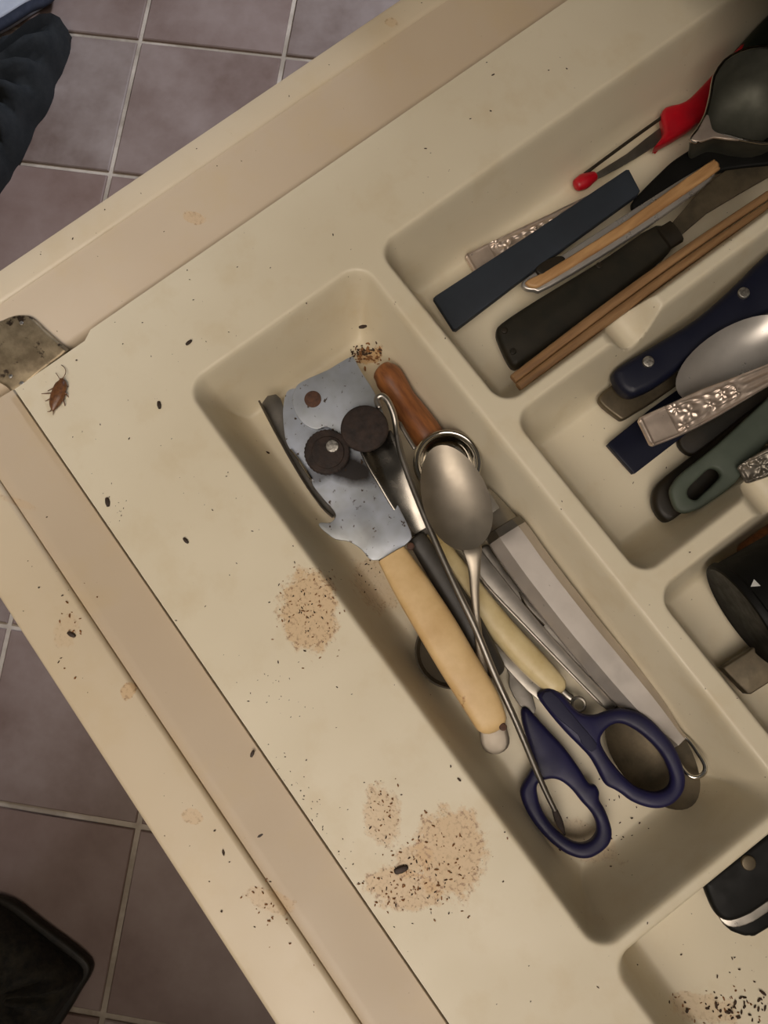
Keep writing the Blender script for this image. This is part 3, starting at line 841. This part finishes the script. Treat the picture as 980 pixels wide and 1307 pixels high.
rod('prong', P3([(746, 222, -35), (800, 182, -34), (850, 146, -32)]), .9, None, MT['dark_brown'], rt, n=8)
plate('blade', [(752, 232), (758, 222), (800, 196), (846, 160), (852, 172), (836, 186), (790, 214)], -35, 1, .25, MT['dull_steel'], rt, smooth=2)
rod('tip_cap', P3([(737, 236, -36), (746, 231, -36), (758, 225, -36)]), [3.4, 4.0, 2.6], [3, 3.4, 2.4], MT['red'], rt, n=14)
bs = thing('black_spatula', 'black plastic spatula curving under the steel pouring cup', 'spatula', at(880, 210, -36))
plate('head', [(806, 259), (822, 240), (841, 221), (858, 205), (876, 193), (890, 184), (904, 178), (935, 177), (965, 182), (1010, 170), (1030, 190), (1000, 206), (925, 216), (870, 234), (830, 262), (814, 268)], ((810, 260, -24), (1000, 180, -16)), 4, 1.3, MT['black'], bs, smooth=3)
rod('handle', P3([(985, 190, -19), (1030, 160, -17), (1080, 128, -14)]), [6, 5, 5], 3, MT['black'], bs, n=12, ex=3)
# steel cup with a pouring lip
cup = thing('pouring_cup', 'steel cup with a bright pouring lip at the back of the tray', 'cup', at(960, 130, -30))
rim_px = [(881, 178), (890, 166), (901, 145), (907, 120), (911, 98), (924, 78), (944, 66), (970, 60), (1000, 64), (1026, 82), (1040, 112), (1036, 146), (1014, 172), (985, 183), (960, 181), (944, 178), (926, 173), (911, 172), (896, 178), (887, 182)]
bm = bmesh.new(); rim = outline(rim_px, -2, 2); cc = np.mean(rim, 0); grid = []
for out in (0, 1):
    rg = []
    for (sc_, dz) in ((1, 0), (.97, -2), (.9, -7), (.82, -14), (.7, -21), (.45, -24.5), (.12, -25)):
        rg.append([bm.verts.new((cc[0] + (p[0] - cc[0]) * (sc_ + (.012 if out else 0)), cc[1] + (p[1] - cc[1]) * (sc_ + (.012 if out else 0)), -2 + dz - (.8 if out and sc_ < 1 else 0))) for p in rim])
    m = len(rim)
    for r0, r1 in zip(rg, rg[1:]):
        for k in range(m):
            bm.faces.new((r0[k], r0[(k + 1) % m], r1[(k + 1) % m], r1[k]))
    bm.faces.new(rg[-1]); grid.append(rg[0])
for k in range(m):
    bm.faces.new((grid[0][k], grid[0][(k + 1) % m], grid[1][(k + 1) % m], grid[1][k]))
bm_obj('bowl', bm, MT['cup_steel'], cup, auto=60)
rod('rim', rim, .8, .8, MT['bright_steel'], cup, n=8, closed=True, sub=1)
plate('pouring_lip', [(882, 178), (891, 166), (902, 146), (906, 152), (909, 164), (918, 170), (944, 178), (926, 177), (911, 175), (896, 180)], -1.0, 1.2, .3, MT['silver'], cup, smooth=2)
gk = thing('kitchen_utensil', 'dark green handle behind the steel cup in the back corner', 'utensil', at(950, 70, -40))
rod('handle', P3([(944, 76, -30), (975, 46, -28), (1020, 0, -26)]), [5, 6, 6], 5, MT['dark_green'], gk, n=14, ex=2.4)

# MIDDLE RIGHT COMPARTMENT
nk = thing('riveted_knife', 'knife with dark navy handle and two pale rivets, middle compartment', 'knife', at(880, 420, -40))
plate('handle', [(784, 477), (788, 469), (800, 460), (842, 435), (891, 404), (935, 366), (980, 322), (1030, 285), (1050, 330), (1020, 372), (980, 399), (940, 422), (905, 442), (867, 471), (840, 490), (820, 500), (806, 503), (792, 494)], ((790, 480, -19), (980, 360, -11)), 11, 3.4, MT['navy_dark'], nk, smooth=3)
for (x, y) in ((828, 461), (950, 373)):
    disc('rivet', x, y, -18.2 + (x - 790) * .042 + .9, 2.7, 2, MT['rivet'], nk, .5, 20)
ot = thing('kitchen_utensil', 'tarnished brown flat handle end showing below the navy riveted handle', 'cutlery', at(764, 508, -40))
plate('handle', [(764, 508), (772, 498), (790, 486), (840, 462), (880, 448), (892, 468), (840, 508), (812, 526), (796, 535), (788, 532), (770, 518)], ((770, 510, -32), (880, 460, -31)), 5, 1.2, MT['olive'], ot, smooth=3)
s2 = thing('serving_spoon', 'bright steel spoon bowl between navy knife and ornate silver handle', 'spoon', at(940, 460, -38))
bowl('bowl', at(866, 502, -14), at(1010, 412, -6.5), 14.5, 5.5, MT['bowl_steel'], s2, egg=.0)
rod('stem', P3([(1006, 414, -7), (1040, 394, -6), (1090, 364, -4)]), [4, 2.4, 3], 1.2, MT['steel'], s2, n=10)
nb = plate('flat_bar', [(775, 567), (779, 563), (830, 522), (872, 492), (904, 532), (860, 566), (812, 603), (808, 604)], -35, 4, .7, MT['navy_dark'], None, smooth=1)
tag(nb, 'dark navy rectangular bar end beneath the ornate silver handle', 'bar')
oh = thing('ornate_knife', 'bright silver handle embossed with flowers, topmost in middle compartment', 'cutlery', at(900, 515, -36))
ornate('handle', P3([(822, 552, -7), (862, 535, -6), (905, 514, -5.5), (945, 495, -5), (985, 476, -4.5), (1040, 452, -4)]), [7.3, 7.6, 7.2, 5.8, 4.6, 4.2], 2.2, MT['silver'], oh, ribs_from=52)
db = thing('kitchen_utensil', 'dark flat handle hidden in shade between silver handle and green handle', 'cutlery', at(866, 562, -40))
plate('handle', [(866, 562), (878, 546), (930, 516), (985, 486), (1020, 470), (1030, 492), (985, 518), (920, 566), (890, 580), (874, 576)], ((870, 565, -36), (985, 500, -26)), 5, 1.5, MT['dark_brown'], db, smooth=3)
dk = thing('kitchen_utensil', 'dark brown rounded handle directly under the grey green slotted handle', 'cutlery', at(834, 634, -40))
plate('handle', [(834, 634), (838, 620), (853, 605), (917, 556), (985, 500), (1030, 466), (1050, 500), (985, 556), (910, 640), (880, 658), (862, 667), (848, 664), (837, 650)], ((840, 640, -31), (985, 520, -26)), 8, 3, MT['dark_brown'], dk, smooth=3, x1=30.5)
gh = thing('kitchen_utensil', 'grey green plastic handle with an oval hanging slot', 'utensil', at(856, 628, -40))
plate('handle', [(856, 628), (860, 616), (872, 602), (917, 566), (980, 508), (1030, 462), (1060, 500), (1020, 536), (980, 565), (940, 615), (904, 642), (888, 651), (874, 654), (863, 648)], ((860, 640, -20), (985, 540, -13)), 4.5, 1.5, MT['green'], gh,
           holes=[[(878, 630), (880, 622), (892, 610), (904, 599), (912, 597), (919, 601), (920, 608), (910, 619), (898, 630), (890, 637), (882, 636)]], smooth=3)
o3 = thing('ornate_spoon', 'small piece of embossed silver showing beside the green slotted handle', 'cutlery', at(985, 595, -40))
ornate('handle', P3([(946, 607, -13), (985, 588, -6), (1050, 556, 3), (1110, 526, 5)]), [4.5, 6, 6.4, 5], 1.6, MT['dark_silver'], o3, pad=False)

# LOWER RIGHT COMPARTMENT
wd = thing('kitchen_utensil', 'brown wooden handle tip at the short divider of the lower compartment', 'utensil', at(950, 690, -40))
rod('handle', P3([(952, 707, -31), (986, 685, -30), (1046, 645, -28)]), [5.4, 6, 6], [5.2, 5.8, 5.8], MT['wood'], wd, n=16, cap=(.5, .3))
bl = thing('kitchen_utensil', 'shiny squared steel handle end beside the black cylinder', 'cutlery', at(922, 853, -40))
plate('handle', [(922, 853), (926, 849), (950, 834), (1010, 792), (1050, 824), (1000, 860), (959, 886), (954, 886)], ((930, 860, -30), (1010, 810, -26)), 6, .8, MT['olive'], bl, smooth=1)
# black cylinder lying in the compartment, end face towards the front
bc = thing('black_container', 'black plastic cylinder with a small white triangle, lying in lower compartment', 'container', at(990, 780, -20))
c0 = at(946, 787, -14); ax = np.array([.12, 1.0, .12]); Rb = 25.5
lathe('body', c0, [(0, 1.0), (Rb - 3, .8), (Rb - 1.6, 0), (Rb - .5, .4), (Rb, 1.6), (Rb, 3.2), (Rb - .9, 4.0), (Rb - .9, 90), (Rb - 3, 92), (0, 92)], 'black', bc, 56, axis=ax)
axn = ax / np.linalg.norm(ax); e1 = np.cross(axn, (0, 0, 1)); e1 /= np.linalg.norm(e1); e2 = np.cross(e1, axn); e2 = e2 if e2[2] > 0 else -e2


def oncyl(s, th, r=Rb - .6):
    return c0 + axn * s + r * (e1 * math.sin(th) + e2 * math.cos(th))


def cylmark(name, pts):
    bm = bmesh.new()
    top = [bm.verts.new(oncyl(s, t)) for s, t in pts]; bot = [bm.verts.new(oncyl(s, t, Rb - 1.2)) for s, t in pts]
    bm.faces.new(top); bm.faces.new(bot)
    for k in range(len(pts)):
        bm.faces.new((top[k], top[(k + 1) % len(pts)], bot[(k + 1) % len(pts)], bot[k]))
    return bm_obj(name, bm, MT['white'], bc, smooth=False)


tag(cylmark('triangle_mark', [(4.4, -.52), (7.4, -.60), (7.6, -.45)]), 'small white triangle mark')
# BOTTOM COMPARTMENT: knife handle on its side
bh = thing('chef_knife', 'black riveted knife handle with steel tang in the bottom right corner', 'knife', at(960, 1150, -32))
plate('handle_scale', [(899, 1120), (900, 1132), (906, 1149), (913, 1164), (922, 1174), (935, 1177), (957, 1169), (980, 1154), (1120, 1058), (1270, 954), (1286, 924), (1262, 908), (1100, 990), (940, 1080), (908, 1104)], ((900, 1130, -12), (1000, 1080, -9)), 6, 2.2, MT['black'], bh, smooth=3, x0=151.2)
plate('tang', [(910, 1124), (914, 1154), (920, 1175), (936, 1184), (958, 1178), (982, 1163), (1122, 1067), (1272, 963), (1288, 934), (1266, 918), (1100, 1004), (1000, 1060)], ((900, 1130, -17.5), (1000, 1080, -14.5)), 2.2, .4, MT['steel'], bh, smooth=3, x0=154.6)
plate('handle_scale', [(914, 1135), (918, 1162), (930, 1186), (945, 1194), (958, 1196), (982, 1186), (1126, 1086), (1276, 982), (1290, 946), (1266, 926), (1100, 1012), (1000, 1070)], ((900, 1130, -20.5), (1000, 1080, -17.5)), 8, 2, MT['black'], bh, smooth=3, x0=158)
disc('rivet', 956, 1102, -9.4, 3.0, 2.2, MT['olive'], bh, .5, 20)

# ----------------------------------------------------------------------------
# INSECT (dead cockroach on the tray's corner), one continuous skin
bm = bmesh.new()
body = [(78, 484), (78.5, 487), (78, 491), (76, 497), (74, 504), (71, 511), (69, 517), (67.5, 523)]
hwB = [.8, 2.0, 2.7, 3.1, 3.3, 2.9, 2.2, .9]
sweep(bm, P3([(x, y, 1.6) for x, y in body]), hwB, [h * .55 + .2 for h in hwB], n=16, cap=(.5, .5))
for pts in (((74, 494, 1.2), (67, 496, 2.2), (61, 499, .3)), ((73, 500, 1.2), (63, 502, 2.4), (53, 502.5, .3)), ((72, 506, 1.2), (64, 509, 2.2), (58, 512, .3)),
            ((80, 492, 1.2), (84, 491, 2), (87, 494, .3)), ((79, 500, 1.2), (84, 502, 1.8), (87, 507, .3)), ((76, 507, 1.2), (81, 512, 1.6), (83, 518, .3))):
    sweep(bm, P3(pts), [.42, .32, .2], [.42, .32, .2], n=7, sub=3)
for pts in (((78, 485, 1.6), (82, 480, 2.2), (84, 474, 1.4), (82, 469, .8), (78, 466, .5)), ((77, 485, 1.6), (74, 480, 2), (71, 476, .8))):
    sweep(bm, P3(pts), .2, .2, n=6, sub=4)
for pts in (((67, 521, 1.4), (64, 525, 1), (60, 525.5, .6)), ((67.5, 522, 1.4), (68, 526, 1), (68, 530, .6))):
    sweep(bm, P3(pts), [.35, .25, .12], [.35, .25, .12], n=6, sub=3)
ro = bm_obj('cockroach', bm, MT['roach'])
tag(ro, 'dead brown cockroach lying beside the grey corner bracket', 'insect')
rm = ro.modifiers.new('skin', 'REMESH'); rm.mode = 'VOXEL'; rm.voxel_size = .00016; rm.use_smooth_shade = True

# PELLETS that can be told apart
for (x, y, l, ang, lab) in ((512, 1110, 2.4, 20, 'large dark pellet in the middle of the lower brown stain'), (241, 437, 1.4, 40, 'dark pellet on tray between corner notch and main compartment'),
                            (203, 517, 1.5, -80, 'brown pellet left of the main compartment corner'), (137, 641, 1.7, -80, 'brown pellet near the front gap below the cockroach'),
                            (237, 690, 1.3, -50, 'dark pellet alone on the middle of the front rim of the tray'), (91, 810, 1.6, -30, 'dark pellet on the stained drawer front board'),
                            (322, 962, 1.2, 70, 'dark pellet on the inner front rail near the gap'), (331, 1067, 1.5, 30, 'dark pellet on the inner front rail at its lower end'),
                            (463, 417, 1.6, 10, 'dark pellet stuck on the back wall of the main compartment')):
    z = .6
    if (x, y) == (463, 417):
        z = -20
    if (x, y) in ((322, 962), (331, 1067)):
        z = -2
    a = math.radians(ang); c = at(x, y, z)
    u = at(x + math.cos(a) * 5, y - math.sin(a) * 5, z) - c; u = u / np.linalg.norm(u) * l
    tag(rod('pellet', [c - u, c, c + u], [l * .45, l * .62, l * .4], [l * .4, l * .5, l * .35], MT['pellet'], None, n=8, sub=2), lab, 'pellet', 'dark pellets on the drawer')


# CRUMBS nobody could count
def surf(px, py):
    p = at(px, py, 0)
    for _ in range(12):
        if p[0] > -199.5 and p[1] > -75.2:
            z = float(tray_z(p[0], p[1]))
        elif p[1] < -103.4:
            z = 0.
        elif p[1] < -75.2 and p[0] > -199:
            z = -1.2 - max(0, p[1] + 98) * .17
        else:
            z = .6 if p[0] < -235.4 else -1.4 - (p[0] + 233) * .187
        p = at(px, py, p[2] * .4 + z * .6)
    return p


def crumbs(name, label, cat, mat, items, k=.62):
    bm = bmesh.new()
    for (px, py, r) in items:
        p = surf(px, py)
        r *= k
        res = bmesh.ops.create_icosphere(bm, subdivisions=1, radius=1)
        a = random.uniform(0, 6.28); e = random.uniform(1, 2.2)
        mm = Matrix.Translation(Vector(p) + Vector((0, 0, r * .72))) @ Matrix.Rotation(a, 4, 'Z') @ Matrix.Diagonal((r * e, r * .8, r * .55, 1))
        for v in res['verts']:
            v.co = mm @ (v.co * random.uniform(.75, 1.2))
    o = bm_obj(name, bm, MT[mat])
    return tag(o, label, cat, kind='stuff')


def cloud(cx, cy, sx, sy, n, r0, r1, rot=0):
    out = []; c, s = math.cos(math.radians(rot)), math.sin(math.radians(rot))
    for _ in range(n):
        u, v = rng.normal(0, sx), rng.normal(0, sy)
        out.append((cx + u * c - v * s, cy + u * s + v * c, random.uniform(r0, r1)))
    return out


dark = [(303, 341, .5), (345, 342, .5), (239, 345, .5), (242, 357, .5), (247, 383, .45), (182, 412, .6), (157, 439, .5), (193, 455, .4), (263, 436, .4), (292, 424, .4),
        (98, 460, .7), (543, 190, .7), (600, 152, .6), (626, 142, .8), (621, 80, .5), (629, 96, .8), (700, 90, .6), (723, 88, .6), (425, 300, .6), (391, 387, .6),
        (165, 560, .6), (93, 558, .5), (128, 542, .5), (271, 651, .5), (322, 678, .5), (291, 603, .5), (289, 608, .4), (302, 719, .5), (293, 734, .4), (262, 774, .5),
        (317, 895, .5), (246, 831, .5), (225, 792, .5), (206, 831, .4), (420, 730, .5), (417, 740, .5), (374, 697, .6), (376, 718, .5), (355, 845, .6), (430, 877, .5),
        (449, 886, .4), (391, 970, .6), (575, 978, .7), (586, 995, .9), (644, 1062, .6), (642, 1125, .5), (550, 1165, .4), (503, 1183, .4), (763, 1260, .5), (677, 1278, .5),
        (535, 1290, .4), (60, 660, .6), (36, 716, .4), (50, 750, .8), (80, 760, .7), (78, 840, .5), (75, 845, .6), (30, 780, .4), (288, 950, .5), (274, 1060, .8), (285, 1088, 1.0),
        (283, 1163, .8), (267, 1125, .5), (345, 1125, .7), (325, 1183, .5), (293, 1100, .5), (52, 325, .5), (93, 305, .6), (134, 268, .6), (251, 190, .5), (277, 212, .5), (369, 123, .5),
        (420, 83, .4), (538, 4, .5), (180, 247, .4), (73, 423, .4), (813, 1231, .6), (869, 1218, .7), (934, 1223, .7), (937, 1222, .6), (931, 1241, .6), (943, 1237, .8), (915, 1246, .7),
        (920, 1270, .5), (950, 1273, .9), (963, 1284, 1.0), (936, 1285, 1.0), (919, 1290, 1.0), (826, 1178, .5), (806, 1044, .8), (795, 1068, .6), (776, 1085, .5), (812, 1030, .6), (791, 1050, .6),
        (568, 432, .6), (620, 486, .4), (808, 570, .6), (850, 597, .5), (771, 547, .5), (808, 616, .5), (716, 650, .4), (880, 705, .5), (342, 578, 1.2), (645, 690, .5), (717, 640, .4)]
dark += cloud(394, 785, 20, 30, 46, .25, .7) + cloud(530, 1120, 40, 26, 60, .25, .75, 10) + cloud(486, 1045, 13, 22, 20, .25, .6)
dark += cloud(395, 1030, 60, 12, 50, .2, .5, 55) + cloud(150, 650, 16, 9, 14, .2, .5, 55) + cloud(340, 880, 40, 14, 22, .2, .45, 30)
dark += cloud(480, 735, 12, 20, 26, .3, .8, 0) + cloud(465, 452, 11, 5, 34, .5, 1.4) + cloud(770, 1060, 36, 26, 22, .3, .7) + cloud(935, 1283, 36, 11, 40, .5, 1.4)
dark += [(random.uniform(20, 980), random.uniform(150, 1300), random.uniform(.15, .38)) for _ in range(170)]
dark = [d for d in dark if not (at(d[0], d[1])[1] < -128 or at(d[0], d[1])[0] < -246)]
crumbs('crumbs', 'dark crumbs and grime specks scattered over tray and drawer rim', 'crumbs', 'crumb', dark)
brown = cloud(394, 782, 20, 28, 60, .3, .7) + cloud(560, 1100, 34, 30, 70, .3, .8) + cloud(505, 1140, 24, 12, 50, .3, .8) + cloud(487, 1042, 12, 20, 26, .3, .7)
brown += cloud(92, 800, 14, 26, 16, .4, .9) + cloud(340, 1160, 40, 10, 26, .3, .8, 55) + cloud(940, 1285, 45, 14, 40, .4, .9) + cloud(467, 454, 11, 6, 50, .6, 1.5)
brown = [d for d in brown if not at(d[0], d[1])[1] < -128]
crumbs('brown_crumbs', 'lighter brown crumbs lying on the tray stains', 'crumbs', 'crumb_brown', brown)

# ----------------------------------------------------------------------------
# THINGS ON THE FLOOR
def blob(name, px, z0, h, mat, parent=None, seed=1, lump=.25):
    """crumpled heap with the given base outline"""
    r = np.random.default_rng(seed); L = outline(px, FLOOR, 5); c = np.mean(L, 0)
    bm = bmesh.new(); rings = []
    for s, k in ((1, 0.0), (1.01, .25), (.985, .5), (.94, .72), (.85, .9), (.7, 1.0), (.5, 1.04), (.25, 1.06)):
        ring = []
        for i, p in enumerate(L):
            q = c + (p - c) * (s + .012 * math.sin(i * 1.3 + 9 * k + seed)); f = 1 + lump * math.sin(i * .9 + k * 4 + seed) * (k > .3)
            ring.append(bm.verts.new((q[0], q[1], FLOOR + z0 + h * k * f + r.uniform(-1, 1) * h * .04 * (k > 0))))
        rings.append(ring)
    m = len(L)
    for r0, r1 in zip(rings, rings[1:]):
        for k in range(m):
            bm.faces.new((r0[k], r0[(k + 1) % m], r1[(k + 1) % m], r1[k]))
    bm.faces.new(rings[0]); bm.faces.new(rings[-1])
    return bm_obj(name, bm, mat, parent, auto=80)


tag(blob('bag', [(-90, 112), (-10, 92), (20, 88), (52, 78), (84, 58), (92, 50), (84, 84), (72, 108), (64, 138), (46, 164), (34, 194), (18, 220), (2, 246), (-60, 320), (-180, 320), (-200, 120)], .5, 70, MT['cloth'], None, 3),
    'crumpled black cloth bag on the tiles at upper left', 'bag')
tub = thing('storage_tub', 'pale grey tub with navy rim standing behind the black bag', 'tub', at(10, -30, FLOOR))
bm = bmesh.new(); plate_bm(bm, [outline([(-120, -120), (60, -110), (56, -14), (30, 2), (-2, 22), (-60, 50), (-160, 50)], FLOOR + 32, 1)], 31, 4); bm_obj('body', bm, MT['pale'], tub, auto=50)
rod('rim', P3([(-60, 62, FLOOR + 30), (0, 32, FLOOR + 30), (36, 10, FLOOR + 30), (58, 0, FLOOR + 30), (68, -20, FLOOR + 30), (68, -100, FLOOR + 30)]), 9, 7, MT['navy_cloth'], tub, n=12)
sh = thing('shoe', 'black knitted shoe with pale sole on the dark tiles at lower left', 'shoe', at(20, 1270, FLOOR))
blob('upper', [(-80, 1150), (-30, 1146), (10, 1152), (50, 1180), (86, 1208), (108, 1226), (112, 1240), (98, 1262), (78, 1290), (56, 1320), (20, 1360), (-60, 1360), (-110, 1260)], 14, 62, MT['shoe'], sh, 5, .12)
plate('sole', [(-86, 1146), (-30, 1142), (12, 1150), (52, 1180), (90, 1208), (112, 1228), (114, 1244), (100, 1268), (86, 1292), (60, 1330), (20, 1366), (-60, 1366), (-114, 1260)], FLOOR + 16, 15.5, 4, MT['dark_brown'], sh, smooth=3)
